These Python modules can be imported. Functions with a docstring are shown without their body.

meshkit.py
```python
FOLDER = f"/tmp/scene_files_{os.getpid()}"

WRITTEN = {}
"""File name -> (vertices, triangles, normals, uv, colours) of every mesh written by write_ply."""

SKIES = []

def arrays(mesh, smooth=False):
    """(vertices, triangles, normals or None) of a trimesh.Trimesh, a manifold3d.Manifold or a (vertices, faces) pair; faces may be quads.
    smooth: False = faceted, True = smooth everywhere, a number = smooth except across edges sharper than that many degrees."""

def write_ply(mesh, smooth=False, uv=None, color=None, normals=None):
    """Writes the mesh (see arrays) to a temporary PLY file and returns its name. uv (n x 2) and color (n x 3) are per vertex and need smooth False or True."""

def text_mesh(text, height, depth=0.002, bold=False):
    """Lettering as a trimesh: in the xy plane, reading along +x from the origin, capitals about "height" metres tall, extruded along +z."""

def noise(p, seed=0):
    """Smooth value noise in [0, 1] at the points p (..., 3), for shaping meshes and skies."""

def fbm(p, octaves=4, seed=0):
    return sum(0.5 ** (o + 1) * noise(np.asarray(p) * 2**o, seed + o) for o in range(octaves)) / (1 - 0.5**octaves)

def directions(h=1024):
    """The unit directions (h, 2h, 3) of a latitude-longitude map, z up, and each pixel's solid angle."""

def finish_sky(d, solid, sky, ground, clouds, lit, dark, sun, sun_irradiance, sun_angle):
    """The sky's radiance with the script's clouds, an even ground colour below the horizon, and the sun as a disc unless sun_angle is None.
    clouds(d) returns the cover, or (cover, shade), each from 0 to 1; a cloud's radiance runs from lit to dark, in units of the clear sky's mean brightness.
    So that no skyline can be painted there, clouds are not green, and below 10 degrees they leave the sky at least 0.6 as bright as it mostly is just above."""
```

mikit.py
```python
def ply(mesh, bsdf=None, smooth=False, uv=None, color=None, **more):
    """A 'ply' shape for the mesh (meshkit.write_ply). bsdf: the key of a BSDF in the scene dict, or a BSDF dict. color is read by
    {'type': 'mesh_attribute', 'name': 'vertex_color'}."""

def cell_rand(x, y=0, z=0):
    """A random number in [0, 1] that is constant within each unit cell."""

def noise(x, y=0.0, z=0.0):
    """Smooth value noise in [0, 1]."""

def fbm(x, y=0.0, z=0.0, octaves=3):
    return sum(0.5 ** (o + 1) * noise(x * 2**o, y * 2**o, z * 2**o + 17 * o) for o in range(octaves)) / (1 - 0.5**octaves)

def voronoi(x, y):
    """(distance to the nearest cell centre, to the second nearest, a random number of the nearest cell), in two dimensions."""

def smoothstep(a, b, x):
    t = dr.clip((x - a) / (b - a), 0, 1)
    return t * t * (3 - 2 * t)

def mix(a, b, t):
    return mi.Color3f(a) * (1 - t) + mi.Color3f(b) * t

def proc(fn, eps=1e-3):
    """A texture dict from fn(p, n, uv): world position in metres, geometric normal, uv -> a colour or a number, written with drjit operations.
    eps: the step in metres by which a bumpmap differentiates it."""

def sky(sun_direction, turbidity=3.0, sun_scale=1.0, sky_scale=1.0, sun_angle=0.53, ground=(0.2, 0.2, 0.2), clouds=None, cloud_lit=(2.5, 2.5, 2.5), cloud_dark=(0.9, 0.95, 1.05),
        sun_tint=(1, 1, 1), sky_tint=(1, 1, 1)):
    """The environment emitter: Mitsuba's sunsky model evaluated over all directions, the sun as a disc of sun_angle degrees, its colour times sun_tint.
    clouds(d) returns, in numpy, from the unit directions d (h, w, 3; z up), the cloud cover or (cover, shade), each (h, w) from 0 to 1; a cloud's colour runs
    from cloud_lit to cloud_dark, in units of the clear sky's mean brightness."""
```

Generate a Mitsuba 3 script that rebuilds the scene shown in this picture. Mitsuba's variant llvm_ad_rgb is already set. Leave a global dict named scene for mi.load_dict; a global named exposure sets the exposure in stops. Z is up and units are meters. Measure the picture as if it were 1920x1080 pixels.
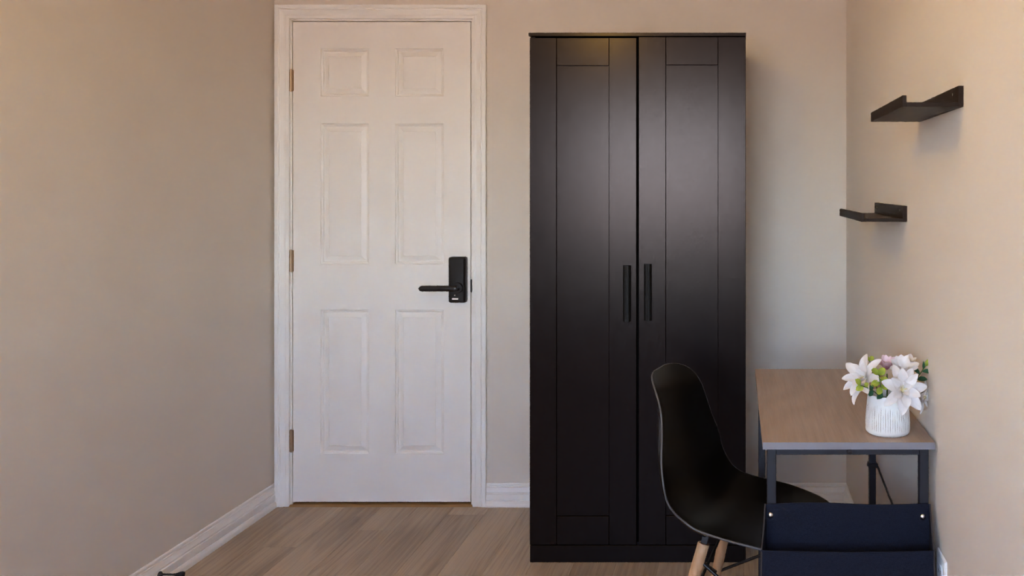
import math, random
import numpy as np, trimesh, manifold3d as m3
import drjit as dr
import mitsuba as mi
import mikit, meshkit
from mikit import noise, fbm, smoothstep, mix, cell_rand
from shapely.geometry import Polygon, box as sbox

random.seed(7)
rng = np.random.default_rng(7)
T = mi.ScalarTransform4f
scene, labels = {}, {}

# ------------------------------------------------------------------ camera, sky, lamp, exposure
F, VX, VY, CAM = 1550.0, 1380.0, 350.0, 1.3506      # pinhole in 1920x1080 pixels, eye height
scene['camera'] = {'type': 'perspective', 'fov': 2 * math.degrees(math.atan(960 / F)), 'fov_axis': 'x',
                   'principal_point_offset_x': (960 - VX) / 1920, 'principal_point_offset_y': (540 - VY) / 1080,
                   'near_clip': 0.05, 'far_clip': 100.0,
                   'to_world': T().look_at(origin=[0, 0, CAM], target=[0, 1, CAM], up=[0, 0, 1])}
SKY = 2.6
SUN = 1.9
SUNTINT = (1.05, 0.97, 1.25)
GROUND = (0.50, 0.50, 0.46)
TINT = (1.13, 0.99, 1.04)
scene['sky'] = mikit.sky((0.55, 0.70, 0.45), turbidity=2.5, sun_scale=SUN, sky_scale=SKY, sun_tint=SUNTINT, ground=GROUND, sky_tint=TINT)   # the sun stands behind the house and lights only the ground outside
LAMP = (-0.72, 1.38, 2.23)
LAMP_R = 0.075
LAMP_RADIANCE = (1.18, 0.76, 0.15)
exposure = 6.0
WY0, WY1, WZ0, WZ1 = 0, -1, 0.90, 2.08        # window in the left wall
RX0, RX1, RZ0, RZ1 = -1.38, 0.12, 0.95, 2.05        # window in the rear wall

# ------------------------------------------------------------------ helpers
def col(rgb): return {'type': 'rgb', 'value': list(rgb)}
def pr(c, rough=0.5, spec=0.5, **k):
    return {'type': 'twosided', 'bsdf': {'type': 'principled', 'base_color': c if isinstance(c, dict) else col(c),
            'roughness': rough, 'specular': spec, **k}}
def cat(*ms): return trimesh.util.concatenate([m for m in ms])
def B(x0, x1, y0, y1, z0, z1, c=0.0):
    """axis box, edges chamfered by c"""
    if c <= 0:
        m = trimesh.creation.box((x1 - x0, y1 - y0, z1 - z0)); m.apply_translation(((x0+x1)/2, (y0+y1)/2, (z0+z1)/2)); return m
    p = []
    for sx in (0, 1):
        for sy in (0, 1):
            for sz in (0, 1):
                X, Y, Z = (x0, x1)[sx], (y0, y1)[sy], (z0, z1)[sz]
                dx, dy, dz = (c, -c)[sx], (c, -c)[sy], (c, -c)[sz]
                p += [(X, Y+dy, Z+dz), (X+dx, Y, Z+dz), (X+dx, Y+dy, Z)]
    return trimesh.convex.convex_hull(np.array(p))
def tube(pts, r, n=12, caps=True):
    """round tube through points; r a number or a list"""
    pts = np.asarray(pts, float); k = len(pts)
    r = np.full(k, r) if np.isscalar(r) else np.asarray(r, float)
    tan = np.gradient(pts, axis=0); tan /= np.linalg.norm(tan, axis=1, keepdims=True)
    u = np.cross(tan[0], [0.31, 0.17, 0.93]); u /= np.linalg.norm(u)
    V = []
    for i in range(k):
        u = u - tan[i] * (u @ tan[i]); u /= np.linalg.norm(u); w = np.cross(tan[i], u)
        a = np.arange(n) * 2 * math.pi / n
        V.append(pts[i] + r[i] * (np.cos(a)[:, None] * u + np.sin(a)[:, None] * w))
    V = np.vstack(V); Fc = []
    for i in range(k - 1):
        for j in range(n):
            a, b = i*n + j, i*n + (j+1) % n
            Fc += [(a, b, b+n), (a, b+n, a+n)]
    if caps:
        V = np.vstack([V, pts[0], pts[-1]])
        for j in range(n):
            Fc += [(len(V)-2, (j+1) % n, j), (len(V)-1, (k-1)*n + j, (k-1)*n + (j+1) % n)]
    return trimesh.Trimesh(V, Fc, process=False)
def rod(p, q, r, r2=None, n=14): return tube([p, q], [r, r if r2 is None else r2], n)
def lathe(prof, n=64):
    """prof: (r, z) list, revolved around z"""
    m = trimesh.creation.revolve(np.array(prof, float), sections=n); return m
def prism_y(poly, y0, y1):
    """polygon in (x, z) extruded along y"""
    m = trimesh.creation.extrude_polygon(poly, y1 - y0, engine='earcut')
    v = m.vertices.copy(); m.vertices = np.c_[v[:, 0], y0 + v[:, 2], v[:, 1]]; m.invert(); return m
def prism_x(poly, x0, x1):
    """polygon in (y, z) extruded along x"""
    m = trimesh.creation.extrude_polygon(poly, x1 - x0, engine='earcut')
    v = m.vertices.copy(); m.vertices = np.c_[x0 + v[:, 2], v[:, 0], v[:, 1]]; return m
def move(m, R=None, t=(0, 0, 0)):
    m = m.copy(); M = np.eye(4)
    if R is not None: M[:3, :3] = R
    M[:3, 3] = t; m.apply_transform(M); return m
def frame_from(a, up=(0, 0, 1)):
    """rotation whose third column is a"""
    a = np.asarray(a, float); a /= np.linalg.norm(a)
    u = np.cross(up, a)
    if np.linalg.norm(u) < 1e-3: u = np.cross((0, 1, 0), a)
    u /= np.linalg.norm(u)
    return np.c_[u, np.cross(a, u), a]
def add(key, mesh, mat, smooth=False, **k):
    base, n = key, 1
    while key in scene: key = f'{base}_{n:03d}'; n += 1
    scene[key] = mikit.ply(mesh, mat, smooth=smooth, **k); return key
def lab(key, label=None, category=None, group=None, kind=None):
    d = {}
    if label: d['label'] = label
    if category: d['category'] = category
    if group: d['group'] = group
    if kind: d['kind'] = kind
    labels[key] = d
def at(px, py, Y):
    """point at distance Y seen at that pixel of the photograph (used only to measure positions)"""
    return np.array([(px - VX) * Y / F, Y, CAM - (py - VY) * Y / F])

# ------------------------------------------------------------------ materials
def wall_tone(p, n, uv):
    m = fbm(p.x * 1.7, p.y * 1.7, p.z * 1.7, 2)
    return mix((0.545, 0.478, 0.412), (0.565, 0.496, 0.428), m)
def wall_relief(p, n, uv):
    return fbm(p.x * 160, p.y * 160, p.z * 160, 2) * 0.00035
scene['m_wall'] = {'type': 'twosided', 'bsdf': {'type': 'bumpmap', 'arbitrary': mikit.proc(wall_relief, 2e-3), 'scale': 1.0,
                   'bsdf': {'type': 'principled', 'base_color': mikit.proc(wall_tone), 'roughness': 0.62, 'specular': 0.35}}}
scene['m_ceiling'] = pr((0.78, 0.76, 0.72), 0.9, 0.2)
scene['m_white'] = pr((0.68, 0.64, 0.60), 0.42, 0.4)
scene['m_trim'] = pr((0.68, 0.65, 0.62), 0.38, 0.45)
def plank_tone(p, n, uv):
    # uv: (across, along) in metres, shifted plank by plank, so each plank has grain of its own
    u, v = uv.x, uv.y
    seed = cell_rand(dr.floor(u / 10), 3)
    wav = fbm(u * 16, v * 1.3, seed * 50, 3)
    ring = dr.abs(dr.sin((u * 34 + wav * 7.0) * 3.0))
    fine = fbm(u * 260, v * 7, seed * 30, 2)
    blot = fbm(u * 7, v * 2.2, 9 + seed * 20, 2)
    c = mix((0.225, 0.160, 0.108), (0.400, 0.300, 0.210), smoothstep(0.22, 0.78, 0.24 * fine + 0.50 * blot + 0.10 * ring + 0.18 * wav))
    knot = smoothstep(0.74, 0.84, fbm(u * 11, v * 3.2, 77 + seed * 40, 2))
    return c * (0.93 + 0.15 * seed) * (1 - 0.14 * knot)
scene['m_plank'] = pr(mikit.proc(plank_tone), 0.46, 0.35)
scene['m_subfloor'] = pr((0.10, 0.07, 0.05), 0.9, 0.1)
scene['m_threshold'] = pr((0.27, 0.150, 0.055), 0.5, 0.4)
def foil(p, n, uv):
    g = fbm(p.x * 130, p.y * 130, p.z * 5, 2)
    return mix((0.0016, 0.0010, 0.0009), (0.0030, 0.0019, 0.0017), g)
scene['m_blackbrown'] = pr(mikit.proc(foil), 0.26, 0.185, spec_tint=0.45)
scene['m_handle'] = pr((0.004, 0.004, 0.004), 0.42, 0.25)
scene['m_bolt'] = pr((0.006, 0.006, 0.008), 0.16, 0.7)
scene['m_gap'] = pr((0.003, 0.003, 0.003), 0.9, 0.05)
def walnut(p, n, uv):
    g = fbm(p.x * 150, p.y * 9, p.z * 150, 3)
    return mix((0.0085, 0.0046, 0.0032), (0.024, 0.0140, 0.0092), g)
scene['m_shelf'] = pr(mikit.proc(walnut), 0.42, 0.10)
scene['m_lock'] = pr((0.0065, 0.0048, 0.004), 0.36, 0.35)
scene['m_lever'] = pr((0.007, 0.005, 0.0045), 0.30, 0.4)
scene['m_mark'] = pr((0.75, 0.72, 0.68), 0.5, 0.3)
scene['m_bronze'] = pr((0.36, 0.25, 0.16), 0.34, 0.5, metallic=0.9)
scene['m_screw'] = pr((0.75, 0.72, 0.66), 0.25, 0.5, metallic=1.0)
def desk_tone(p, n, uv):
    u, v = p.x, p.y
    w = fbm(u * 4, v * 1.6, 3.0, 2)
    ring = 0.5 + 0.5 * dr.sin((u * 17 + w * 6.5) * 6.28)
    fine = fbm(u * 520, v * 16, p.z * 300, 2)
    pores = fbm(u * 150, v * 5, 7.0, 2)
    return mix((0.200, 0.136, 0.098), (0.318, 0.226, 0.168), 0.42 * fine + 0.12 * ring + 0.20 * w + 0.26 * pores)
scene['m_desk'] = pr(mikit.proc(desk_tone), 0.40, 0.45)
scene['m_deskedge'] = pr((0.172, 0.162, 0.178), 0.42, 0.45)
scene['m_frame'] = pr((0.011, 0.012, 0.017), 0.38, 0.45)
def weave(p, n, uv):
    return mix((0.0060, 0.0068, 0.0110), (0.0150, 0.0170, 0.0270), fbm(p.x * 500, p.y * 500, p.z * 500, 2))
scene['m_bag'] = pr(mikit.proc(weave), 0.95, 0.06)
scene['m_piping'] = pr((0.035, 0.030, 0.030), 0.85, 0.15)
scene['m_chrome'] = pr((0.80, 0.80, 0.80), 0.18, 0.5, metallic=1.0)
scene['m_shell'] = pr((0.0014, 0.0011, 0.0010), 0.30, 0.20)
scene['m_shellrim'] = pr((0.060, 0.057, 0.060), 0.40, 0.5)
def beech(p, n, uv):
    g = fbm(p.x * 120, p.y * 120, p.z * 7, 3)
    return mix((0.42, 0.225, 0.105), (0.58, 0.345, 0.185), g)
scene['m_beech'] = pr(mikit.proc(beech), 0.45, 0.4)
scene['m_wire'] = pr((0.006, 0.006, 0.007), 0.35, 0.5)
def crackle(p, n, uv):
    # glaze rubbed back to brown clay along the incised lines (uv.x: turns around the pot * 58, uv.y: height 0..1)
    line = smoothstep(0.30, 0.46, dr.abs(uv.x - dr.floor(uv.x) - 0.5))
    which = cell_rand(dr.floor(uv.x + 0.5), 5)
    span = smoothstep(0.10, 0.2, uv.y) * (1 - smoothstep(0.56 + 0.16 * which, 0.66 + 0.16 * which, uv.y))
    brk = smoothstep(0.25, 0.6, fbm(uv.x * 1.2, uv.y * 6, 4.0, 2))
    return mix((0.62, 0.615, 0.60), (0.24, 0.185, 0.15), line * span * brk * (0.45 + 0.55 * which))
scene['m_pot'] = pr(mikit.proc(crackle), 0.28, 0.5)
def petal_tone(p, n, uv):
    return mix((0.62, 0.60, 0.46), (0.70, 0.67, 0.665), smoothstep(0.02, 0.35, uv.y))
scene['m_petal'] = {'type': 'principledthin', 'base_color': mikit.proc(petal_tone), 'roughness': 0.6, 'diff_trans': 0.5, 'spec_trans': 0.0}
def pink_tone(p, n, uv):
    return mix((0.50, 0.24, 0.33), (0.70, 0.57, 0.62), smoothstep(0.2, 0.8, uv.y))
scene['m_pinkpetal'] = {'type': 'principledthin', 'base_color': mikit.proc(pink_tone), 'roughness': 0.6, 'diff_trans': 0.5, 'spec_trans': 0.0}
scene['m_stamen'] = pr((0.74, 0.66, 0.42), 0.7, 0.2)
def leaf_tone(p, n, uv):
    return mix((0.12, 0.20, 0.035), (0.36, 0.40, 0.06), smoothstep(0.1, 0.9, fbm(p.x * 60, p.y * 60, p.z * 60, 2) * 0.7 + 0.5 * uv.y))
scene['m_leaf'] = {'type': 'principledthin', 'base_color': mikit.proc(leaf_tone), 'roughness': 0.42, 'diff_trans': 0.5, 'spec_trans': 0.0}
scene['m_darkleaf'] = {'type': 'principledthin', 'base_color': col((0.030, 0.075, 0.040)), 'roughness': 0.42, 'diff_trans': 0.3, 'spec_trans': 0.0}
scene['m_stem'] = pr((0.06, 0.10, 0.03), 0.6, 0.3)
scene['m_outlet'] = pr((0.80, 0.82, 0.82), 0.3, 0.5)
scene['m_slot'] = pr((0.03, 0.03, 0.03), 0.6, 0.3)
scene['m_glass'] = {'type': 'thindielectric'}
scene['m_lamp'] = pr((0.8, 0.8, 0.8), 0.5)
scene['m_foam'] = pr((0.02, 0.02, 0.02), 0.8, 0.1)

# ------------------------------------------------------------------ room shell
XL, XR, YB, YF, ZC = -1.955, 0.467, 3.500, -1.25, 2.44
DX0, DX1, DZ0, DZ1 = -1.876, -1.124, 0.0165, 2.0485           # door slab
J = 0.0035                                                      # gap round the slab
def S(key, mesh, mat, smooth=False, **k):
    kk = add(key, mesh, mat, smooth, **k); lab(kk, kind='structure'); return kk
# back wall with the doorway cut out of it
outer = sbox(XL - 0.12, 0, XR + 0.12, ZC); hole = sbox(DX0 - J - 0.018, -0.01, DX1 + J + 0.018, DZ1 + J + 0.018)
S('wall_back', prism_y(outer.difference(hole), YB, YB + 0.12), 'm_wall')
S('wall_right', B(XR, XR + 0.12, YF, YB, 0, ZC), 'm_wall')
left = Polygon([(YF, 0), (YB, 0), (YB, ZC), (YF, ZC)]).difference(sbox(WY0, WZ0, WY1, WZ1) if WY1 > WY0 else Polygon())
S('wall_left', prism_x(left, XL - 0.12, XL), 'm_wall')
S('wall_rear', prism_y(outer.difference(sbox(RX0, RZ0, RX1, RZ1) if RX1 > RX0 else Polygon()), YF - 0.12, YF), 'm_wall')
S('ceiling', B(XL - 0.12, XR + 0.12, YF - 0.12, YB + 0.12, ZC, ZC + 0.1), 'm_ceiling')
S('floor', B(XL - 0.12, XR + 0.12, YF - 0.12, YB + 0.9, -0.10, -0.0045), 'm_subfloor')
# the hall behind the closed door
S('wall_hall', cat(B(XL - 0.12, XR + 0.12, YB + 0.9, YB + 1.0, -0.1, ZC), B(XL - 0.22, XL - 0.12, YB, YB + 1.0, -0.1, ZC), B(XR + 0.12, XR + 0.22, YB, YB + 1.0, -0.1, ZC), B(XL - 0.22, XR + 0.22, YB + 0.12, YB + 1.0, ZC, ZC + 0.1)), 'm_wall')
# planks, running away from the camera, ends staggered, edges bevelled
PW, PL = 0.152, 1.22
row, x = 0, XL + 0.006
while x < XR - 0.01:
    x1 = min(x + PW, XR - 0.004); y = YF - ((row * 0.437) % 1) * PL; k = 0
    while y < YB + 0.1:
        y0, y1 = max(y, YF + 0.004), min(y + PL, YB + 0.115)
        if y1 - y0 > 0.03:
            if y1 > YB - 0.02 and not (DX0 - 0.02 < x and x1 < DX1 + 0.02): y1 = min(y1, YB - 0.004)
            m = B(x + 0.0002, x1 - 0.0002, y0 + 0.0002, y1 - 0.0002, -0.0045, 0.0, 0.0007)
            su, sv = (row * 13 + k * 5) * 10.0 + 2, (row * 7 + k * 11) * 3.1
            uv = np.c_[m.vertices[:, 0] - x + su, m.vertices[:, 1] + sv]
            add('floor__plank', m, 'm_plank', False, uv=uv)
        y += PL; k += 1
    x += PW; row += 1
# hall side behind the door: only a threshold strip shows under the slab
add('floor__threshold', prism_x(Polygon([(YB - 0.017, 0.0002), (YB - 0.004, 0.005), (YB + 0.012, 0.006), (YB + 0.10, 0.006), (YB + 0.115, 0.0)]), DX0 - 0.01, DX1 + 0.01), 'm_threshold')
lab('floor__threshold', 'brown wooden threshold under the white door')

# door casing (colonial profile), mitred, and jamb
def mitre(prof, xl, xr, zt, yw):
    """prof: (distance outward, proud) pairs; a U over the opening"""
    V, Fc, n = [], [], len(prof)
    for w, t in prof:
        V += [(xl - w, yw - t, 0), (xl - w, yw - t, zt + w), (xr + w, yw - t, zt + w), (xr + w, yw - t, 0)]
    for i in range(n - 1):
        for j in range(3):
            a, b, c, d = i*4 + j, i*4 + j + 1, (i+1)*4 + j + 1, (i+1)*4 + j
            Fc += [(a, b, c), (a, c, d)]
    m = trimesh.Trimesh(np.array(V), Fc, process=False); m.fix_normals(); return m
cas = [(0, 0), (0, .010), (.002, .0115), (.012, .0125), (.016, .0115), (.022, .012), (.034, .0145), (.038, .0165), (.042, .0150), (.046, .0175), (.056, .0180), (.059, .0165), (.059, 0)]
RV = J + 0.007
S('trim_1', mitre(cas, DX0 - RV, DX1 + RV, DZ1 + RV, YB), 'm_trim')
jm = cat(B(DX0 - J - 0.018, DX0 - J, YB - 0.0005, YB + 0.12, 0, DZ1 + J), B(DX1 + J, DX1 + J + 0.018, YB - 0.0005, YB + 0.12, 0, DZ1 + J),
         B(DX0 - J - 0.018, DX1 + J + 0.018, YB - 0.0005, YB + 0.12, DZ1 + J, DZ1 + J + 0.018),
         B(DX0 - J, DX0 + 0.010, YB + 0.037, YB + 0.075, 0, DZ1), B(DX1 - 0.010, DX1 + J, YB + 0.037, YB + 0.075, 0, DZ1), B(DX0, DX1, YB + 0.037, YB + 0.075, DZ1 - 0.010, DZ1 + J))
add('trim_1__jamb', jm, 'm_trim')
# six-panel door slab
PX = [(.117, .322), (.433, .638)]; PZ = [(.113, .316), (.431, 1.026), (1.219, 1.830)]
slab = Polygon([(DX0, DZ0), (DX1, DZ0), (DX1, DZ1), (DX0, DZ1)])
for a, b in PX:
    for c, d in PZ: slab = slab.difference(sbox(DX0 + a, DZ1 - d, DX0 + b, DZ1 - c))
S('door_1', prism_y(slab, YB, YB + 0.035), 'm_white')
def panel_mesh(x0, x1, z0, z1, yb):
    rings = [(0, 0), (.003, .0042), (.0075, .0055), (.011, .0100), (.0155, .0100), (.034, .0025), (.0352, .0034)]
    V, Fc = [], []
    for w, d in rings: V += [(x0+w, yb+d, z0+w), (x1-w, yb+d, z0+w), (x1-w, yb+d, z1-w), (x0+w, yb+d, z1-w)]
    n = len(rings)
    for i in range(n - 1):
        for j in range(4):
            a, b = i*4 + j, i*4 + (j+1) % 4
            Fc += [(a, b, b+4), (a, b+4, a+4)]
    k = (n-1)*4; Fc += [(k, k+1, k+2), (k, k+2, k+3)]
    k2 = len(V); V += [(x0, yb+.03, z0), (x1, yb+.03, z0), (x1, yb+.03, z1), (x0, yb+.03, z1)]
    Fc += [(k2+2, k2+1, k2), (k2+3, k2+2, k2)]
    for j in range(4): a, b = j, (j+1) % 4; Fc += [(b, a, k2+a), (b, k2+a, k2+b)]
    return trimesh.Trimesh(np.array(V), Fc, process=False)
for c, d in PZ:
    for a, b in PX: add('door_1__panel', panel_mesh(DX0 + a, DX0 + b, DZ1 - d, DZ1 - c, YB), 'm_white')
# hinges
for z in (CAM + (350 - 151) / 442.9, CAM - (489 - 350) / 442.9, CAM - (826 - 350) / 442.9):
    xh = DX0 - J / 2 - 0.002
    parts = []
    for i in range(5):
        za = z - 0.045 + i * 0.018
        parts.append(rod((xh - 0.001, YB - 0.006, za + 0.0006), (xh - 0.001, YB - 0.006, za + 0.0174), 0.0066))
    parts += [rod((xh - 0.001, YB - 0.006, z - 0.048), (xh - 0.001, YB - 0.006, z + 0.048), 0.0042), B(xh - 0.010, xh + 0.008, YB - 0.0022, YB + 0.001, z - 0.045, z + 0.045)]
    k = add('door_1__hinge', cat(*parts), 'm_bronze', 40)
lab('door_1__hinge', 'aged bronze hinge of the white door')
# smart lock with lever
def lx(px): return (px - VX) / 448.0
def lz(py): return CAM - (py - VY) / 448.0
def rbox(x0, x1, z0, z1, r, y0, y1, soft=0.006):
    """upright plate with rounded corners and a softened front"""
    ms = []
    for ins, yy in ((0, y1), (0, y0 + soft), (soft * .3, y0 + soft * .35), (soft, y0)):
        p = sbox(x0 + r, z0 + r, x1 - r, z1 - r).buffer(r - ins if r - ins > 0.001 else 0.001, quad_segs=8)
        c = np.array(p.exterior.coords)[:-1]; ms.append(np.c_[c[:, 0], np.full(len(c), yy), c[:, 1]])
    return trimesh.convex.convex_hull(np.vstack(ms))
lk = add('door_1__smart_lock', rbox(lx(838), lx(871), lz(569), lz(482.5), .010, YB - 0.030, YB, .010), 'm_lock', 35)
lab(lk, 'black keypad lock body with lever on the white door')
cx, cz = lx(857), lz(540)
add('door_1__smart_lock__rosette', cat(rod((cx, YB - 0.029, cz), (cx, YB - 0.044, cz), .023, .021, 32), rod((cx, YB - .04, cz), (cx, YB - .068, cz), .0115, .0115, 20)), 'm_lever', 40)
def lever():
    xs = np.linspace(0, 1, 22); V = []
    ex, n = lx(788.5) * 1.0, 16
    for t in xs:
        xc = cx + 0.012 + (ex - cx - 0.012) * t
        hz = 0.0122 * math.sqrt(max(1e-4, 1 - max(0, (t - .90) / .10) ** 2)) * math.sqrt(max(1e-4, 1 - max(0, (.08 - t) / .08) ** 2))
        hy = 0.0068 * (hz / 0.0122)
        V.append([(xc, YB - 0.066 + hy * math.sin(a), cz + 0.0006 * math.sin(t * 3) + hz * math.cos(a)) for a in np.arange(n) * 2 * math.pi / n])
    V = np.vstack(V); Fc = []
    for i in range(len(xs) - 1):
        for j in range(n):
            a, b = i*n + j, i*n + (j+1) % n; Fc += [(a, b, b+n), (a, b+n, a+n)]
    m = trimesh.Trimesh(V, Fc, process=False); m.fix_normals(); return m
add('door_1__smart_lock__lever', lever(), 'm_lever', True)
add('door_1__smart_lock__status_light', rod((lx(851), YB - .0295, lz(554.2)), (lx(851), YB - .0312, lz(554.2)), .0026, .0018, 16), 'm_mark', 40)
zz0, zz1 = lz(562.6), lz(559.6)
add('door_1__smart_lock__printed_mark', prism_y(Polygon([(lx(846.2), zz0), (lx(857.0), zz0), (lx(858.2), zz1), (lx(846.2), zz1)]), YB - .0304, YB - .0295), 'm_mark')
lab('door_1__smart_lock__printed_mark', 'small pale printed mark on the lock')
add('door_1__latch', B(DX1 - .0005, DX1 + J + .0035, YB - .0012, YB + .02, lz(550), lz(526), .0003), 'm_lock')

# baseboards: profile (proud, height)
bb = [(0, 0), (.021, 0), (.021, .007), (.0195, .016), (.0150, .0235), (.0105, .0250), (.0105, .0285), (.0145, .0310), (.0145, .0520), (.0105, .0545), (.0105, .0585), (.0140, .0615), (.0110, .069), (.0080, .078), (.0085, .0815), (.0048, .0835), (.0048, .0870), (.0078, .0895), (.0072, .0945), (.0045, .097), (0, .097)]
def base_run(p, q, inward):
    """profile swept from p to q along the wall foot; inward: unit vector into the room"""
    p, q, d = np.array(p, float), np.array(q, float), np.array(inward, float)
    V = np.vstack([[e + d * w + np.array([0, 0, h]) for w, h in bb] for e in (p, q)]); n = len(bb); Fc = []
    for j in range(n):
        a, b = j, (j+1) % n; Fc += [(a, b, b+n), (a, b+n, a+n)]
    for j in range(1, n - 1): Fc += [(0, j+1, j), (n, n+j, n+j+1)]
    m = trimesh.Trimesh(V, Fc, process=False); m.fix_normals(); return m
S('baseboard_left', base_run((XL, YF, 0), (XL, YB - .004, 0), (1, 0, 0)), 'm_trim')
S('baseboard_back', base_run((DX1 + RV + .0595, YB, 0), (XR, YB, 0), (0, -1, 0)), 'm_trim')
S('baseboard_right', base_run((XR, YF, 0), (XR, YB - .0215, 0), (-1, 0, 0)), 'm_trim')
S('baseboard_rear', base_run((XL + .0215, YF, 0), (XR - .0215, YF, 0), (0, 1, 0)), 'm_trim')

# two windows beside and behind the camera: frame with a centre mullion, sill, two panes
def window(key, P, a0, a1, z0, z1):
    """P(along, depth, z): depth runs outward from the room-side wall face"""
    def bar(a, b, c, d, e0=.04, e1=.09):
        p, q = P(a, e0, c), P(b, e1, d)
        lo, hi = np.minimum(p, q), np.maximum(p, q); return B(lo[0], hi[0], lo[1], hi[1], lo[2], hi[2], .003)
    am = (a0 + a1) / 2
    S(key, cat(bar(a0, a1, z0, z0 + .05), bar(a0, a1, z1 - .05, z1), bar(a0, a0 + .05, z0 + .05, z1 - .05), bar(a1 - .05, a1, z0 + .05, z1 - .05), bar(am - .025, am + .025, z0 + .05, z1 - .05)), 'm_trim')
    add(key + '__sill', bar(a0 - .03, a1 + .03, z0 - .02, z0 - .0005, -.03, .04), 'm_trim')
    for a, b in ((a0 + .05, am - .025), (am + .025, a1 - .05)):
        V = np.array([P(a, .065, z0 + .05), P(b, .065, z0 + .05), P(b, .065, z1 - .05), P(a, .065, z1 - .05)])
        add(key + '__pane', trimesh.Trimesh(V, [(0, 1, 2), (0, 2, 3)], process=False), 'm_glass')
if WY1 > WY0: window('window_1', lambda a, e, z: np.array([XL - e, a, z]), WY0, WY1, WZ0, WZ1)
if RX1 > RX0: window('window_2', lambda a, e, z: np.array([a, YF - e, z]), RX0, RX1, RZ0, RZ1)

# ceiling lamp above the middle of the room (out of frame)
lx0, ly0, lz0 = LAMP
add('ceiling_lamp__canopy', move(lathe([(0, 0), (.07, 0), (.065, -.02), (.02, -.035), (.02, ZC * 0 - (ZC - lz0 - LAMP_R * .93)), (0, -(ZC - lz0 - LAMP_R * .93))], 40), t=(lx0, ly0, ZC)), 'm_lamp', 35)
g = trimesh.creation.icosphere(3, LAMP_R); g.apply_translation(LAMP)
scene['ceiling_lamp__bulb'] = {**mikit.ply(g, 'm_lamp', smooth=True), 'emitter': {'type': 'area', 'radiance': col(LAMP_RADIANCE)}}
lab('ceiling_lamp', 'warm round globe lamp hanging from the middle of the ceiling', 'lamp')

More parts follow.
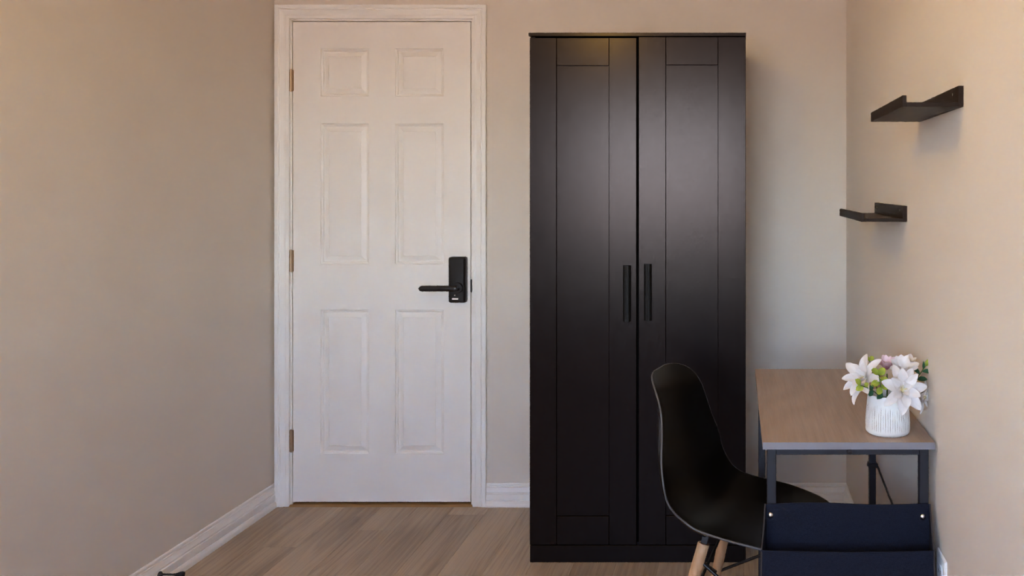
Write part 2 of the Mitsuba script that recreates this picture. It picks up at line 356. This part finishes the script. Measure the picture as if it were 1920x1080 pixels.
# ------------------------------------------------------------------ wardrobe
WX0, WX1, WFY = (993 - VX) / 522., (1398.2 - VX) / 522., F / 522.      # door faces at WFY
def wx(px): return (px - VX) / 522.
def wz(py): return CAM - (py - VY) / 522.
WBY = YB - 0.024
dth = 0.018
add('wardrobe__side_panel', B(WX0, WX0 + .016, WFY + dth + .001, WBY, 0, wz(68), .0006), 'm_blackbrown')
add('wardrobe__side_panel', B(WX1 - .016, WX1, WFY + dth + .001, WBY, 0, wz(68), .0006), 'm_blackbrown')
add('wardrobe__top_panel', B(WX0 - .003, WX1 + .001, WFY - .004, WBY, wz(68.3), wz(61.5), .0012), 'm_blackbrown')
add('wardrobe__plinth', B(WX0 + .001, WX1 - .001, WFY + .002, WFY + .018, 0, wz(1023.5), .0008), 'm_blackbrown')
add('wardrobe__back_panel', B(WX0 + .016, WX1 - .016, WBY - .006, WBY, 0.03, wz(69)), 'm_blackbrown')
add('wardrobe__bottom_panel', B(WX0 + .016, WX1 - .016, WFY + dth + .002, WBY - .006, .05, .066), 'm_blackbrown')
add('wardrobe__interior_divider', B(wx(1195) - .02, wx(1195) + .02, WFY + dth + .004, WFY + dth + .02, .066, wz(70)), 'm_gap')
def wdoor(x0, x1, a, b, zt, ztr, zb, hx):
    """stiles at x0..a and b..x1, top rail zt..ztr, bottom rail below zb"""
    zlow = wz(1021.5); c = .0011
    k = 'wardrobe__door'; n = 1
    while k in scene: k = f'wardrobe__door_{n:03d}'; n += 1
    add(k, B(x0 + .001, x1 - .001, WFY + .010, WFY + dth, zlow + .001, zt - .001), 'm_blackbrown')     # board behind the frame
    g = .0009
    add(k + '__stile', B(x0, a, WFY, WFY + .010, zlow, zt, c), 'm_blackbrown')
    add(k + '__stile', B(b, x1, WFY, WFY + .010, zlow, zt, c), 'm_blackbrown')
    add(k + '__rail', B(a + g, b - g, WFY + .0006, WFY + .010, ztr + g, zt, c), 'm_blackbrown')
    add(k + '__rail', B(a + g, b - g, WFY + .0006, WFY + .010, zlow, zb - g, c), 'm_blackbrown')
    add(k + '__panel', B(a + g, b - g, WFY + .0030, WFY + .010, zb + g, ztr - g, .0006), 'm_blackbrown')
    h0, h1, w = hx
    # bow section handle bar
    sec = Polygon([(-w, 0), (-w, -.012), (-w * .55, -.019), (0, -.021), (w * .55, -.019), (w, -.012), (w, 0)])
    m = trimesh.creation.extrude_polygon(sec, h1[1] - h1[0], engine='earcut'); v = m.vertices.copy()
    m.vertices = np.c_[v[:, 0] + h0, v[:, 1] + WFY, v[:, 2] + h1[0]]
    hk = add(k + '__handle', m, 'm_handle', 30); lab(hk, 'slim black bar handle')
wdoor(wx(993.2), wx(1193.2), wx(1043.2), wx(1142), wz(71), wz(123.2), wz(968), (wx(1176), (wz(602), wz(497)), .0134))
wdoor(wx(1197.4), wx(1398), wx(1248.2), wx(1346.5), wz(69.2), wz(122), wz(967), (wx(1215), (wz(600), wz(494.5)), .0130))
lab('wardrobe', 'tall black-brown two-door wardrobe against the back wall beside the white door', 'wardrobe')

# ------------------------------------------------------------------ wall shelves on the right wall
def wall_shelf(name, y0, y1, zb, h=.0435, lip=.0235, t=.0095):
    add(name + '__back_plate', B(XR - .0105, XR, y0, y1, zb, zb + h, .0007), 'm_shelf')
    add(name + '__board', B(.3415 + .0085, XR - .0105, y0 + .0005, y1 - .0005, zb + .0002, zb + t, .0004), 'm_shelf')
    add(name + '__front_lip', B(.3415, .3415 + .0085, y0, y1, zb, zb + lip, .0007), 'm_shelf')
    for yy in (y0 + .045, y1 - .045):
        k = add(name + '__screw', move(lathe([(0, -.0004), (.0026, -.0003), (.0032, .0006), (0, .0014)], 16), frame_from((-1, 0, 0)), (XR - .0108, yy, zb + .030)), 'm_screw', 40)
wall_shelf('wall_shelf', F / 914., F / 740., 1.5145)
lab('wall_shelf', 'empty dark brown ledge shelf mounted higher on the right wall', 'shelf', 'dark ledge shelves on the right wall')
wall_shelf('wall_shelf_001', F / 687., F / 569., 1.2545)
lab('wall_shelf_001', 'empty dark brown ledge shelf mounted lower, near the corner of the walls', 'shelf', 'dark ledge shelves on the right wall')

# ------------------------------------------------------------------ desk
TX0, TX1, TY0, TY1, TZ = (1430 - VX) / 810., (1753.6 - VX) / 810., F / 810., F / 577., .7585
TT = .0165
add('desk__desktop', B(TX0, TX1, TY0 + .0012, TY1 - .0012, TZ - TT, TZ, .0008), 'm_desk')
ek = add('desk__desktop__edge_band', B(TX0, TX1, TY0, TY0 + .0012, TZ - TT, TZ - .0002), 'm_deskedge')
lab(ek, 'grey wood edge band')
add('desk__desktop__edge_band', B(TX0, TX1, TY1 - .0012, TY1, TZ - TT, TZ - .0002), 'm_deskedge')
LW = .0215
LX0, LX1 = TX0 + .0105, TX1 - .0335
ya, yb_ = TY0 + .012, TY1 - .014 - LW
for X in (LX0, LX1 + .0):
    for Y in (ya, yb_): add('desk__leg', B(X, X + LW, Y, Y + LW, .008, TZ - TT - .0005, .0015), 'm_frame')
for X in (LX0, LX1):
    for Y in (ya, yb_): add('desk__foot', move(lathe([(0, 0), (.0125, 0), (.014, .003), (.0125, .009), (0, .009)], 20), t=(X + LW/2, Y + LW/2, 0)), 'm_foam', 40)
RH = .0165
for Y in (ya, yb_): add('desk__cross_rail', B(LX0 + LW, LX1, Y + .001, Y + LW - .001, TZ - TT - RH, TZ - TT - .0005, .0012), 'm_frame')
for X in (LX0, LX1): add('desk__side_rail', B(X + .002, X + LW - .002, ya + LW, yb_, TZ - TT - RH, TZ - TT - .0005, .0012), 'm_frame')
add('desk__cross_rail', B(LX0 + LW, LX1, yb_ + .004, yb_ + LW - .004, .11, .128, .0012), 'm_frame')
bx, bz = (1592.5 - VX) / 806., CAM - (847.5 - VY) / 806.
bk = add('desk__bolt', move(lathe([(0, .0010), (.0022, .0010), (.0026, .0034), (.0050, .0030), (.0064, .0012), (.0064, -.001), (0, -.001)], 24), frame_from((0, -1, 0)), (bx, ya - .0005, bz)), 'm_bolt', 35)
# thin brace along the wall side, held by a ring at the far leg
zr = CAM - (871 - VY) / (F / (yb_ + .01))
add('desk__brace', rod((LX1 + LW + .004, yb_ + .010, zr), (LX1 + LW + .004, ya + .010, zr - .072), .0034), 'm_wire', True)
add('desk__brace_clamp', cat(B(LX1 - .0035, LX1 + LW + .004, yb_ - .0035, yb_ + LW, zr - .007, zr + .007, .001), rod((LX1 - .0065, yb_ + .008, zr), (LX1 + LW + .0068, yb_ + .008, zr), .0045, .0045)), 'm_wire', 40)
lab('desk', 'small desk with grey-brown wood top and dark metal legs along the right wall', 'desk')

# ------------------------------------------------------------------ storage bag on the near end of the desk
GY1, GY0 = ya - .0015, F / 843.                      # back panel at the legs, pocket front
bxl, bxr = (1434 - VX) / 807., (1745 - VX) / 807.
fxl, fxr = (1427 - VX) / 842., (1752 - VX) / 842.
zb1, zb0 = CAM - (945.5 - VY) / 807., CAM - (1033 - VY) / 842.
zlow = .26
def sheet(P, th, nrm, amp=.0, seed=0):
    """grid of points (n, m, 3) thickened by th along nrm, with a little unevenness"""
    P = np.array(P, float); n, m, _ = P.shape
    nrm = np.array(nrm, float)
    P = P + (meshkit.fbm(P * 14 + seed, 3)[..., None] - .5) * 2 * amp * nrm
    V = np.vstack([P.reshape(-1, 3), (P + nrm * th).reshape(-1, 3)]); Fc = []; o = n * m
    for i in range(n - 1):
        for j in range(m - 1):
            a, b, c, d = i*m + j, i*m + j + 1, (i+1)*m + j + 1, (i+1)*m + j
            Fc += [(a, b, c), (a, c, d), (o+a, o+c, o+b), (o+a, o+d, o+c)]
    ring = [(0, j) for j in range(m)] + [(i, m-1) for i in range(1, n)] + [(n-1, j) for j in range(m-2, -1, -1)] + [(i, 0) for i in range(n-2, 0, -1)]
    idx = [i*m + j for i, j in ring]
    for a, b in zip(idx, idx[1:] + idx[:1]): Fc += [(a, o+a, o+b), (a, o+b, b)]
    M = trimesh.Trimesh(V, Fc, process=False); M.fix_normals(); return M
def quad(p00, p01, p10, p11, n=24, m=40):
    p00, p01, p10, p11 = (np.array(p, float) for p in (p00, p01, p10, p11))
    a, b = np.linspace(0, 1, n)[:, None, None], np.linspace(0, 1, m)[None, :, None]
    return (p00*(1-a) + p10*a)*(1-b) + (p01*(1-a) + p11*a)*b
Pq = quad((bxl, GY1 - .003, zlow), (bxr, GY1 - .003, zlow), (bxl, GY1 - .003, zb1), (bxr, GY1 - .003, zb1 - .002))
bb_ = np.linspace(-1, 1, Pq.shape[1])
Pq[..., 2] -= np.linspace(0, 1, 24)[:, None] * (.002 * np.sin(bb_ * 4) + .0025 * (np.abs(bb_) > .96))
add('storage_bag__back_panel', sheet(Pq, .003, (0, 1, 0), .0012, 1), 'm_bag', True)
Pf = quad((fxl, GY0, zlow), (fxr, GY0, zlow), (fxl, GY0, zb0), (fxr, GY0, zb0 - .001))
Pf[..., 1] -= (.010 * np.sin(np.linspace(0, math.pi, 24)) ** 1)[:, None] * np.sin(np.linspace(0.1, math.pi - .1, 40))[None]
Pf[..., 2] += np.linspace(0, 1, 24)[:, None] * (-.0035 * np.sin(np.linspace(0, math.pi, 40)))[None]
add('storage_bag__front_panel', sheet(Pf, .003, (0, 1, 0), .0018, 4), 'm_bag', True)
for (xb, xf, sgn, zt) in ((bxl, fxl, 1, zb1), (bxr, fxr, -1, zb1 - .002)):
    Ps = quad((xf, GY0 + .003, zlow), (xb, GY1 - .003, zlow), (xf, GY0 + .003, zb0), (xb, GY1 - .003, zt), 24, 14)
    Ps[..., 2] -= (np.linspace(0, 1, 24)[:, None] * .010 * np.sin(np.linspace(0, math.pi, 14))[None])
    add('storage_bag__side_panel', sheet(Ps, .0028, (sgn, 0, 0), .0010, 9), 'm_bag', True)
    e = Ps[-1]
    add('storage_bag__piping', tube(e + np.array([sgn * .0010, 0, .001]), .0019, 8), 'm_piping', True)
    add('storage_bag__corner_seam', tube([(xf + sgn * .001, GY0 + .001, zlow), (xf + sgn * .001 - sgn * .002, GY0, (zlow + zb0) / 2), (xf + sgn * .001, GY0 + .001, zb0)], .0022, 8), 'm_piping', True)
add('storage_bag__piping', tube(Pf[-1] + np.array([0, .0015, .0005]), .0018, 8), 'm_bag', True)
add('storage_bag__piping', tube(Pq[-1] + np.array([0, .0015, .0005]), .0018, 8), 'm_bag', True)
add('storage_bag__bottom_panel', B(bxl, bxr, GY0 + .002, GY1 - .001, zlow - .002, zlow + .002), 'm_bag')
for px, py in ((1444.5, 966.5), (1730.5, 969.5)):
    p = at(px, py, GY1 - .004)
    k = add('storage_bag__snap', move(lathe([(.0008, -.002), (.0060, -.001), (.0066, .0008), (.0050, .0028), (.0020, .0036), (0, .0037)][::-1], 28), frame_from((0, -1, 0)), p), 'm_chrome', 40)
    lab(k, 'shiny metal snap button')
lab('storage_bag', 'dark navy-black fabric storage bag hung on the near end of the desk', 'storage bag')

# ------------------------------------------------------------------ electrical outlet low on the right wall
oy0, oy1, oz1 = F / 848., F / 814. + .001, .5195
oz0 = oz1 - .117
def plate():
    ms = []
    for ins, xx in ((0, XR), (0, XR - .003), (.003, XR - .0055)):
        ms.append(np.array([(xx, y, z) for y in (oy0 + ins, oy1 - ins) for z in (oz0 + ins, oz1 - ins)]))
    return trimesh.convex.convex_hull(np.vstack(ms))
add('wall_outlet__cover_plate', plate(), 'm_outlet')
for zc in (oz1 - .038, oz0 + .038):
    p = Polygon(np.array(sbox(-.0095, -.0095, .0095, .0095).buffer(.0075, quad_segs=6).exterior.coords)).intersection(sbox(-.017, -.0145, .017, .0145))
    m = prism_x(p, -.0018, 0); m.apply_translation((XR - .0053, (oy0 + oy1) / 2, zc))
    k = add('wall_outlet__socket', m, 'm_outlet')
    add(k + '__slot', cat(*[B(XR - .0074, XR - .0069, (oy0+oy1)/2 + s * .0063 - .0011, (oy0+oy1)/2 + s * .0063 + .0011, zc - .003, zc + .0055) for s in (-1, 1)]), 'm_slot')
lab('wall_outlet', 'white electrical outlet low on the right wall beside the fabric bag', 'outlet')

# ------------------------------------------------------------------ baseboard door stop
dy = F / 557.; dz = CAM - (1077.3 - VY) / 557.
x0 = XL + .0142
add('door_stop__base_flange', move(lathe([(0, 0), (.0105, 0), (.0105, .003), (.006, .008), (.0038, .011), (0, .011)], 24), frame_from((1, 0, 0)), (x0, dy, dz)), 'm_wire', 35)
add('door_stop__rod', rod((x0 + .005, dy, dz), (x0 + .066, dy, dz), .0036, .0034), 'm_wire', True)
add('door_stop__rubber_tip', move(lathe([(0, -.012), (.004, -.012), (.0075, -.002), (.0098, .004), (.0102, .012), (.0085, .015), (0, .016)], 24), frame_from((1, 0, 0)), (x0 + .066, dy, dz)), 'm_foam', 35)
lab('door_stop', 'black door stop sticking out from the left baseboard', 'door stop')

# ------------------------------------------------------------------ chair
CH = dict(x=.0296, y=2.2705, th=15.86)
ca, sa = math.cos(math.radians(CH['th'])), math.sin(math.radians(CH['th']))
def chair_pt(u, v, z):
    """u forward, v to the chair's left (away from the camera)"""
    return np.stack([CH['x'] + u * ca + v * sa, CH['y'] - u * sa + v * ca, z + 0 * u], -1)
from scipy.interpolate import CubicSpline, PchipInterpolator
# profile: arc parameter, u, z, half-width, edge lift
prof = np.array([
    # t     u      z     half-width, edge lift
    [0.00, -.2563, .8396, .1658, .0327], [0.10, -.2322, .7803, .1638, .0421], [0.25, -.2264, .6683, .2010, .0574], [0.40, -.2045, .5698, .2358, .0574],
    [0.50, -.1843, .5032, .2290, .0632], [0.58, -.1360, .4499, .2172, .0647], [0.66, -.0726, .4280, .2169, .0591], [0.78, .0477, .4269, .2208, .0413],
    [0.90, .1566, .4311, .2123, .0144], [0.97, .2239, .4202, .2141, -.0007], [1.00, .2442, .4063, .2117, -.0084]])
cu, cz_ = CubicSpline(prof[:, 0], prof[:, 1]), CubicSpline(prof[:, 0], prof[:, 2])
hw, lf = PchipInterpolator(prof[:, 0], prof[:, 3]), PchipInterpolator(prof[:, 0], prof[:, 4])
def shell_grid(nt=90, ns=49):
    tt = .5 - .5 * np.cos(np.linspace(0.0, math.pi, nt)); tt = .004 + .992 * (.6 * tt + .4 * np.linspace(0, 1, nt))
    ss = np.linspace(-1, 1, ns); P = np.zeros((nt, ns, 3))
    for i, t in enumerate(tt):
        a = max(0, (.15 - t) / .15); b = max(0, (t - .86) / .14)
        w = float(hw(t)) * (1 - a ** 1.929) ** (1 / 2.126) * (1 - b ** 2.8) ** (1 / 2.3)
        d = np.array([float(cu(t, 1)), float(cz_(t, 1))]); d /= np.linalg.norm(d)
        n = np.array([-d[1], d[0]])          # up / forward side
        l = float(lf(t)) * np.abs(ss * w / hw(t)) ** 2.4
        u, z = float(cu(t)) + n[0] * l, float(cz_(t)) + n[1] * l
        P[i] = chair_pt(u, ss * w, z)
    return P
def shell_meshes():
    P = shell_grid(); n, m, _ = P.shape
    du, dv = np.gradient(P, axis=0), np.gradient(P, axis=1)
    N = np.cross(du, dv); N /= np.linalg.norm(N, axis=2, keepdims=True) + 1e-12
    if N[60, 24, 2] > 0: N = -N                # away from the sitter
    Q = P + N * .0055; o = n * m
    V = np.vstack([P.reshape(-1, 3), Q.reshape(-1, 3)]); Fc = []
    for i in range(n - 1):
        for j in range(m - 1):
            a, b, c, d = i*m + j, i*m + j + 1, (i+1)*m + j + 1, (i+1)*m + j
            Fc += [(a, b, c), (a, c, d), (o+a, o+c, o+b), (o+a, o+d, o+c)]
    ring = [(0, j) for j in range(m)] + [(i, m-1) for i in range(1, n)] + [(n-1, j) for j in range(m-2, -1, -1)] + [(i, 0) for i in range(n-2, 0, -1)]
    idx = [i*m + j for i, j in ring]
    for a, b in zip(idx, idx[1:] + idx[:1]): Fc += [(a, o+a, o+b), (a, o+b, b)]
    M = trimesh.Trimesh(V, Fc, process=False)
    pts = np.array([(P[i, j] + Q[i, j]) / 2 for i, j in ring])
    return M, np.vstack([pts, pts[:1]])
shell, rim = shell_meshes()
add('chair__shell', shell, 'm_shell', 40)
rk = add('chair__shell__rim', tube(rim, .0026, 8, False), 'm_shellrim', True); lab(rk, 'thin grey moulded edge of the seat shell')
tops, feet = {}, {}
for su in (-1, 1):
    for sv in (-1, 1):
        top = chair_pt(np.float64(su * .118 + .034), np.float64(sv * .122), .398 if su > 0 else .412)
        foot = chair_pt(np.float64(su * .205 + .014), np.float64(sv * .215), 0.0)
        tops[su, sv], feet[su, sv] = top, foot
        d = (top - foot) / np.linalg.norm(top - foot)
        add('chair__leg', tube([foot + d * 0.0, foot + d * .02, foot + d * .25, top - d * .004, top], [.0105, .0115, .0150, .0165, .0155], 20), 'm_beech', 40)
        # flat steel tongue let into a slot in the leg's top, standing up to the seat
        lat = np.cross(d, (ca, -sa, 0.)); lat /= np.linalg.norm(lat)
        R = np.c_[np.cross(lat, d), lat, d]
        tongue = B(-.0165, .0165, -.0016, .0016, -.042, -.001, .0006)
        neck = B(-.0085, .0085, -.0022, .0022, -.002, .026, .0008)
        add('chair__leg_bracket', move(cat(tongue, neck), R, top), 'm_wire')
pl = []
for su in (-1, 1):
    for sv in (-1, 1): pl.append(tube([tops[su, sv] + (0, 0, .022), chair_pt(np.float64(su * .075 + .03), np.float64(sv * .06), .416), chair_pt(np.float64(0.), np.float64(0.), .415)], .006, 10))
add('chair__seat_mount', cat(*pl), 'm_wire', True)
def lerp(a, b, t): return a + (b - a) * t
def strut(a, b):
    (pa, qa), (pb, qb) = (tops[a], feet[a]), (tops[b], feet[b])
    add('chair__wire_strut', rod(lerp(pa, qa, .10), lerp(pb, qb, .52), .0042, .0042, 10), 'm_wire', True)
for a, b in (((-1, -1), (-1, 1)), ((-1, 1), (-1, -1)), ((1, -1), (1, 1)), ((1, 1), (1, -1)), ((-1, -1), (1, -1)), ((1, -1), (-1, -1)), ((-1, 1), (1, 1)), ((1, 1), (-1, 1))): strut(a, b)
lab('chair', 'black moulded shell chair with beech dowel legs drawn up to the desk', 'chair')

# ------------------------------------------------------------------ vase with artificial flowers
VC = np.array([(1664.3 - VX) / 777., F / 777., TZ])
def pot():
    NT = 58 * 8; zs = [(0, 0), (.040, 0), (.0485, .0012), (.0520, .0045), (.0532, .010), (.0530, .030), (.0512, .055), (.0490, .078), (.0480, .0900), (.0472, .0935), (.0455, .0945), (.0440, .0930), (.0438, .080), (.045, .02), (.030, .012), (0, .012)]
    # refine the outer wall
    pr_ = []
    for (r0, z0), (r1, z1) in zip(zs, zs[1:]):
        k = max(1, int(abs(z1 - z0) / .004)); pr_ += [(r0 + (r1-r0)*i/k, z0 + (z1-z0)*i/k) for i in range(k)]
    pr_.append(zs[-1]); pr_ = np.array(pr_); n = len(pr_)
    a = np.arange(NT + 1) / NT * 2 * math.pi
    which = meshkit.noise(np.c_[np.arange(60) * 3.7, np.zeros(60), np.zeros(60)])
    V = np.zeros((n, NT + 1, 3)); uv = np.zeros((n, NT + 1, 2)); outer_end = 16
    for i, (r, z) in enumerate(pr_):
        g = np.zeros(NT + 1)
        if r > .046 and .008 < z < .070:
            fall = min(1, (z - .008) / .008) * min(1, (.070 - z) / .012)
            ph = (a / (2*math.pi) * 58) % 1; g = -.0007 * fall * np.exp(-((np.minimum(ph, 1-ph)) / .16) ** 2)
        V[i] = np.c_[(r + g) * np.cos(a), (r + g) * np.sin(a), np.full(NT + 1, z)]
        uv[i] = np.c_[a / (2*math.pi) * 58, np.full(NT + 1, z / .0945 if r > .0462 else 0.0)]
    Fc = []; m = NT + 1
    for i in range(n - 1):
        b = i*m + np.arange(NT)
        Fc.append(np.c_[b, b+1, b+m+1]); Fc.append(np.c_[b, b+m+1, b+m])
    return trimesh.Trimesh(V.reshape(-1, 3), np.vstack(Fc), process=False), uv.reshape(-1, 2)
pm, puv = pot(); pm.apply_translation(VC)
scene['flower_pot'] = mikit.ply(pm, 'm_pot', smooth=True, uv=puv)
lab('flower_pot', 'white ceramic pot with brown incised vertical lines on the desk', 'flower pot')

def petal(L, W, e0, e1, cup=.25, twist=0.0, tip=1.0, nt=14, ns=9):
    """petal along +x (radial) and +z (axis): elevation runs from e0 to e1 degrees; returns mesh and uv"""
    t = np.linspace(0, 1, nt); s = np.linspace(-1, 1, ns)
    el = np.radians(e0 + (e1 - e0) * t)
    x = np.r_[0, np.cumsum((np.cos(el[1:]) + np.cos(el[:-1])) / 2)] * L / (nt - 1)
    z = np.r_[0, np.cumsum((np.sin(el[1:]) + np.sin(el[:-1])) / 2)] * L / (nt - 1)
    q = t ** .85 * (1 - t) ** (.80 * tip); w = W * (.20 * (1 - t) ** 2 + .98 * q / q.max()) + 2e-4
    V = np.zeros((nt, ns, 3)); uv = np.zeros((nt, ns, 2))
    for i in range(nt):
        n = np.array([-math.sin(el[i]), 0, math.cos(el[i])])
        off = cup * w[i] * s ** 2 - .04 * w[i] * np.cos(s * 9)
        V[i] = np.c_[x[i] + n[0] * off, s * w[i] + twist * t[i] ** 2 * L, z[i] + n[2] * off]
        uv[i] = np.c_[s, np.full(ns, t[i])]
    Fc = []
    for i in range(nt - 1):
        for j in range(ns - 1):
            a = i*ns + j; Fc += [(a, a+1, a+ns+1), (a, a+ns+1, a+ns)]
    return trimesh.Trimesh(V.reshape(-1, 3), Fc, process=False), uv.reshape(-1, 2)
def rz(a): c, s = math.cos(a), math.sin(a); return np.array([[c, -s, 0], [s, c, 0], [0, 0, 1.]])
def flower(name, centre, axis, layers, mat, roll=0., stamens=True):
    """layers: (count, length, width, e0, e1, phase)"""
    R = frame_from(axis); c = np.array(centre, float)
    for n, L, W, e0, e1, ph in layers:
        for k in range(n):
            a = roll + ph + k * 2 * math.pi / n + rng.normal() * .08
            m, uv = petal(L * (1 + .08 * rng.normal()), W * (1 + .06 * rng.normal()), e0 + 5 * rng.normal(), e1 + 9 * rng.normal(), .22 + .1 * rng.random(), .06 * rng.normal())
            m.apply_translation((.002, 0, 0)); add(name + '__petal', move(m, R @ rz(a), c), mat, True, uv=uv)
    if stamens:
        st = []
        for k in range(14):
            a, tl = rng.random() * 6.28, .12 + .5 * rng.random()
            d = R @ np.array([math.sin(tl) * math.cos(a), math.sin(tl) * math.sin(a), math.cos(tl)])
            st += [rod(c, c + d * (.014 + .008 * rng.random()), .0011, .0007, 6)]
        k = add(name + '__stamens', cat(*st), 'm_stamen', True); lab(k, 'cream stamens', kind='stuff')
    base = VC + np.array([0, 0, .03]) + .35 * (c - VC) * np.array([1, 1, 0])
    axn = R[:, 2]
    p1 = c - axn * .012; mid = (base + p1) / 2 + np.array([0, 0, .012])
    ts = np.linspace(0, 1, 9)[:, None]
    add(name + '__stem', tube((1-ts)**2 * p1 + 2 * ts * (1-ts) * mid + ts**2 * base, .0018, 8), 'm_stem', True)
def fp(cx, cy, Y): return at(1560 + cx / 5.142, 640 + cy / 5.142, Y)
Yc = VC[1]
big = [(7, .060, .0128, 34, -12, 0), (6, .052, .0118, 52, 12, .45), (4, .034, .009, 72, 50, .2)]
fl = [
    ('white_flower', fp(672, 476, Yc - .056), (.12, -.90, .42), big, .10, 'large open white flower at the front of the pot, petals hanging over the rim'),
    ('white_flower_001', fp(668, 330, Yc - .002), (.05, -.48, .88), [(6, .050, .0125, 60, 26, 0), (6, .048, .012, 70, 46, .5), (4, .036, .0095, 78, 62, .2)], .35, 'upright white flower at the top middle of the bouquet above the large front one'),
    ('white_flower_002', fp(318, 372, Yc - .008), (-.60, -.50, .62), [(7, .058, .0125, 36, -8, 0), (6, .052, .0120, 58, 26, .45), (4, .038, .0095, 74, 52, .2)], .15, 'white flower spreading out at the left of the bouquet'),
    ('white_flower_003', fp(838, 520, Yc + .010), (.78, -.50, -.05), [(6, .040, .0105, 36, -6, 0), (5, .034, .0095, 60, 30, .5)], .4, 'small white flower drooping at the right side of the pot'),
    ('white_flower_004', fp(705, 285, Yc + .050), (.25, -.1, .95), [(6, .044, .011, 66, 42, 0), (5, .036, .010, 76, 62, .5)], .0, 'half hidden white flower at the back right of the bouquet'),
]
for name, c, ax, lay, ro, text in fl:
    flower(name, c, ax, lay, 'm_petal', ro); lab(name, text, 'flower', 'white flowers in the pot')
flower('pink_flower', fp(530, 270, Yc + .030), (-.05, -.25, .95), [(7, .036, .0085, 58, 30, 0), (6, .034, .0080, 72, 52, .5)], 'm_pinkpetal', .2)
lab('pink_flower', 'pale pink flower at the back of the bouquet', 'flower')
# drooping loose petal of the left flower
m, uv = petal(.050, .0080, 5, -100, .30)
add('white_flower_002__petal', move(m, rz(math.radians(215)), fp(300, 470, Yc - .02)), 'm_petal', True, uv=uv)

def leaf(L, W, round_=True):
    t = np.linspace(0, 1, 10); s = np.linspace(-1, 1, 7)
    w = W * np.sin(np.pi * t ** (1.15 if round_ else .9)) ** (.65 if round_ else .9) + 2e-4
    V = np.zeros((10, 7, 3)); uv = np.zeros((10, 7, 2))
    for i in range(10):
        V[i] = np.c_[np.full(7, t[i] * L), s * w[i], .30 * w[i] * np.abs(s) - .22 * L * t[i] ** 2 + .10 * L * t[i]]; uv[i] = np.c_[s, np.full(7, t[i])]
    Fc = []
    for i in range(9):
        for j in range(6): a = i*7 + j; Fc += [(a, a+1, a+8), (a, a+8, a+7)]
    return trimesh.Trimesh(V.reshape(-1, 3), Fc, process=False), uv.reshape(-1, 2)
def sprig(name, pts, leaves, mat='m_leaf'):
    """pts: stem points; leaves: (fraction, direction, length, width, round, mat)"""
    pts = np.array(pts, float); d = np.r_[0, np.cumsum(np.linalg.norm(np.diff(pts, axis=0), axis=1))]; d /= d[-1]
    cs = CubicSpline(d, pts); add(name + '__stem', tube(cs(np.linspace(0, 1, 14)), .0013, 8), 'm_stem', True)
    for fr_, dirn, L, W, rd, mt in leaves:
        x = np.array(dirn, float); x /= np.linalg.norm(x)
        face = np.array([0.1, -.75, .65]); z = face - x * (face @ x); z /= np.linalg.norm(z)
        m, uv = leaf(L, W, rd); add(name + '__leaf', move(m, np.c_[x, np.cross(z, x), z], cs(fr_)), mt or mat, True, uv=uv)
b0 = VC + np.array([0, -.01, .05])
sprig('leaf_sprig', [b0, fp(400, 480, Yc - .045), fp(275, 425, Yc - .062)], [
    (1.0, (-.5, -.2, .7), .020, .0075, True, None), (.93, (-.9, -.2, -.35), .020, .0070, True, None), (.90, (.4, -.4, .6), .014, .0055, True, None), (.97, (-.2, -.4, -.5), .013, .005, True, None),
    (.75, (.2, -.5, .5), .016, .006, True, 'm_darkleaf'), (.70, (-.4, -.4, -.6), .016, .006, True, 'm_darkleaf'), (.55, (.5, -.4, -.2), .017, .006, True, 'm_darkleaf')])
lab('leaf_sprig', 'green leaf sprig reaching out to the left over the pot rim', 'leaf sprig', 'green sprigs in the pot')
sprig('leaf_sprig_001', [b0, fp(470, 440, Yc - .045), fp(455, 320, Yc - .058)], [
    (1.0, (-.75, -.2, .55), .023, .0085, True, None), (.98, (.45, -.2, .75), .022, .0085, True, None), (.93, (.1, -.6, .1), .017, .0075, True, None), (.82, (-.85, -.3, -.2), .024, .0080, True, None),
    (.86, (.75, -.3, .15), .020, .0085, True, None), (.70, (-.3, -.4, -.6), .020, .0075, True, None), (.74, (.7, -.3, -.3), .019, .0075, True, None), (.5, (-.6, -.4, -.3), .018, .006, True, 'm_darkleaf'), (.45, (.4, -.5, -.4), .018, .006, True, 'm_darkleaf')])
lab('leaf_sprig_001', 'bushy yellow-green leaf sprig in the middle between the white flowers', 'leaf sprig', 'green sprigs in the pot')
sprig('leaf_sprig_002', [VC + np.array([.02, .01, .05]), fp(790, 400, Yc + .012), fp(900, 240, Yc + .016)], [
    (1.0, (.45, -.1, .85), .022, .0055, False, None), (.88, (.95, -.1, .02), .027, .0062, True, 'm_darkleaf'), (.82, (-.75, -.1, .75), .024, .0060, True, 'm_darkleaf'), (.93, (.05, -.1, .9), .020, .003, False, 'm_darkleaf'),
    (.70, (.9, -.2, .10), .026, .0066, True, 'm_darkleaf'), (.66, (-.4, -.2, .7), .020, .0065, True, None), (.60, (.9, -.2, -.25), .026, .0066, True, None), (.55, (.7, -.3, -.5), .020, .006, True, None)])
lab('leaf_sprig_002', 'tall green leaf sprig rising at the right of the bouquet', 'leaf sprig', 'green sprigs in the pot')
sprig('leaf_sprig_003', [VC + np.array([-.01, .02, .05]), fp(400, 330, Yc + .03), fp(362, 185, Yc + .04)], [
    (1.0, (-.6, 0, .5), .014, .0055, True, None), (1.0, (.5, 0, .5), .014, .0055, True, None), (.92, (.7, -.2, -.1), .014, .005, True, None), (.9, (-.7, -.2, -.1), .014, .005, True, None)])
lab('leaf_sprig_003', 'yellow-green leaf tip standing behind the left white flower', 'leaf sprig', 'green sprigs in the pot')
